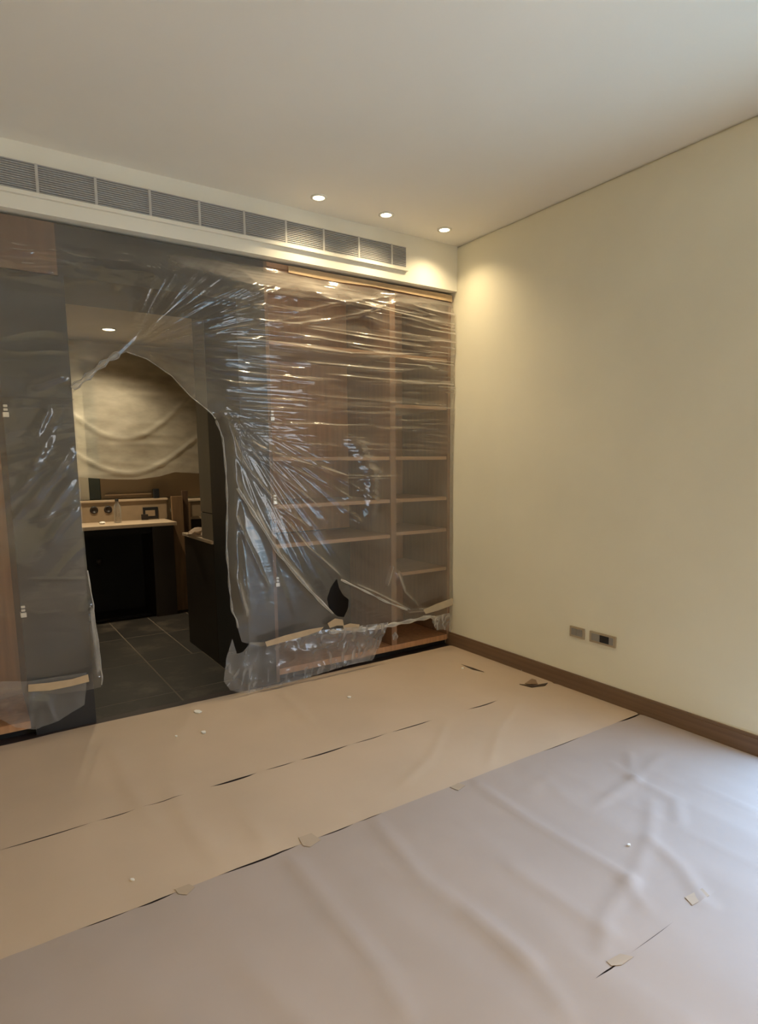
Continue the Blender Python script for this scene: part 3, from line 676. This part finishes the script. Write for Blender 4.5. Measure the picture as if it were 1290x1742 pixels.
# loose pieces of sheet
def rough_y(base, amp, sx, sz, seed):
    return lambda x, z: base-amp*ridge(n2(x*sx+seed, z*sz+x*2), 1.5)-0.6*amp*ridge(n2(x*sx*2.1-z*4+seed*2, z*sz*1.7), 1.7)
lowp = [(394, 1085), (384, 1120), (380, 1159), (392, 1174), (421, 1181), (470, 1166), (507, 1157), (560, 1140), (595, 1130), (633, 1123), (648, 1090), (660, 1058), (600, 1066), (520, 1074), (450, 1092), (425, 1092), (412, 1108), (402, 1112)]
cl = lambda P: [(a, max(b, 0.014)) for a, b in P]
s2 = sheet_mesh('plastic_sheet', cl([XZ(*p, -0.045) for p in lowp]), [], 0.0085, rough_y(-0.045, 0.011, 11, 9, 4), 'crumpled_polythene')
tag(s2, 'crumpled strip of clear plastic taped round the foot of the shelved wardrobe', 'plastic sheet')
leftp = [(-60, 1170), (0, 1158), (46, 1158), (147, 1143), (146, 1175), (143, 1198), (100, 1225), (59, 1241), (25, 1236), (0, 1222), (-60, 1226)]
s3 = sheet_mesh('plastic_sheet', cl([XZ(*p, -0.045) for p in leftp]), [], 0.0085, rough_y(-0.045, 0.011, 10, 9, 14), 'crumpled_polythene')
tag(s3, 'small crumpled flap of clear plastic at the foot of the charcoal end panel', 'plastic sheet')
scr = [(736, 1048), (764, 1042), (767, 1075), (752, 1070), (742, 1072), (734, 1058)]
s4 = sheet_mesh('plastic_scrap', [(min(a, -0.014), b) for a, b in [XZ(*p, -0.055) for p in scr]], [], 0.006, rough_y(-0.055, 0.012, 14, 14, 24), 'crumpled_polythene')
tag(s4, 'torn scrap of plastic hanging at the corner by the baseboard', 'plastic scrap')
scr = [(666, 1080), (672, 1074), (677, 1082), (672, 1090), (668, 1088)]
s5 = sheet_mesh('plastic_scrap', [XZ(*p, 0.045) for p in scr], [], 0.005, rough_y(0.045, 0.008, 20, 20, 34), 'rolled_polythene')
tag(s5, 'tiny whitish scrap of plastic stuck low on the wardrobe partition', 'plastic scrap')
# inner sheet over the far mirror
def inner_y(x, z):
    y = 2.70-0.04*n2(x*2.5, z*2.2)-0.012*ridge(n2(x*1.6+z*1.2+4, z*4.5), 1.6)-0.006*ridge(n2(x*2+8, z*11), 1.6)
    sag = 1.62-0.30*np.cos((x+1.72)*2.6); y = y-0.012*np.exp(-((z-sag)/0.025)**2)
    sag2 = 1.98-0.34*np.cos((x+1.75)*2.8); y = y-0.012*np.exp(-((z-sag2)/0.03)**2)
    return y
ip = [(-2.30, 2.50), (-0.80, 2.50), (-0.80, 1.32), (-1.04, 1.305), (-1.15, 1.315), (-1.30, 1.325), (-1.45, 1.285), (-1.65, 1.262), (-1.9, 1.27), (-2.12, 1.29), (-2.30, 1.30)]
s6 = sheet_mesh('plastic_sheet', ip, [], 0.015, inner_y, 'milky_polythene')
tag(s6, 'yellowish milky plastic sheet sagging over the far mirror', 'plastic sheet')

# ================================================================== MASKING TAPE ON THE SHEETS
def tape(pix_top, pix_bot, y, label, m='masking_tape', name='masking_tape', follow=True, dy=-0.006):
    n = len(pix_top); bm = bmesh.new(); vt = []
    for P in (pix_top, pix_bot):
        row = []
        for p in P:
            x, z = XZ(*p, y); yy = y
            if follow: yy = min(float(film_y(np.array([x]), np.array([z]))[0]), y)+dy
            x = min(x, -0.013); row.append((bm.verts.new((x, yy, z)), bm.verts.new((x, yy-0.0012, z))))
        vt.append(row)
    a, b = vt
    for i in range(n-1):
        bm.faces.new((a[i][1], a[i+1][1], b[i+1][1], b[i][1])); bm.faces.new((a[i][0], b[i][0], b[i+1][0], a[i+1][0]))
        for r_ in (a, b): bm.faces.new((r_[i][0], r_[i+1][0], r_[i+1][1], r_[i][1]))
    for k in (0, n-1): bm.faces.new((a[k][0], a[k][1], b[k][1], b[k][0]))
    return tag(mesh_obj(name, bm, m), label, 'tape', 'masking tape strips holding the plastic')
tape([(446, 1089), (480, 1078), (520, 1068), (545, 1064)], [(449, 1097), (482, 1088), (518, 1078), (540, 1070)], -0.05, 'tan masking tape across the foot of the plastic on the shelved wardrobe', follow=False, dy=0)
for q in bpy.data.objects['masking_tape'].data.vertices: q.co.y = -0.095-(0.0012 if q.index % 2 else 0)
tape([(552, 1058), (565, 1050), (578, 1052)], [(556, 1066), (568, 1062), (580, 1062)], FY, 'short tan masking tape piece just under the black tear hole', dy=-0.04)
tape([(578, 1062), (590, 1058), (606, 1060)], [(580, 1070), (592, 1070), (604, 1070)], FY, 'short tan masking tape piece on the bunched plastic edge beside the tear', dy=-0.045)
tape([(46, 1158), (80, 1155), (120, 1149), (146, 1141)], [(46, 1170), (82, 1168), (118, 1161), (148, 1153)], FY, 'tan masking tape across the foot of the charcoal end panel', dy=-0.06)
tape([(716, 1036), (738, 1026), (766, 1016)], [(720, 1043), (742, 1037), (766, 1028)], FY, 'whitish tan masking tape near the baseboard corner', m='pale_tape', dy=-0.03)
tp = [(-1.30, 2.578), (-1.0, 2.576), (-0.7, 2.578), (-0.35, 2.577), (-0.015, 2.576)]
bm = bmesh.new()
vv = [[bm.verts.new((x, 0.038, z-0.001)) for x, z in tp], [bm.verts.new((x, 0.036, z-0.040-0.006*math.sin(i*2.1))) for i, (x, z) in enumerate(tp)]]
for i in range(4): bm.faces.new((vv[0][i], vv[0][i+1], vv[1][i+1], vv[1][i]))
g = bmesh.ops.extrude_face_region(bm, geom=bm.faces[:]); bmesh.ops.translate(bm, verts=[q for q in g['geom'] if isinstance(q, bmesh.types.BMVert)], vec=(0, -0.0015, 0))
tag(mesh_obj('masking_tape', bm, 'masking_tape'), 'long tan masking tape along the top of the plastic under the beam', 'tape', 'masking tape strips holding the plastic')
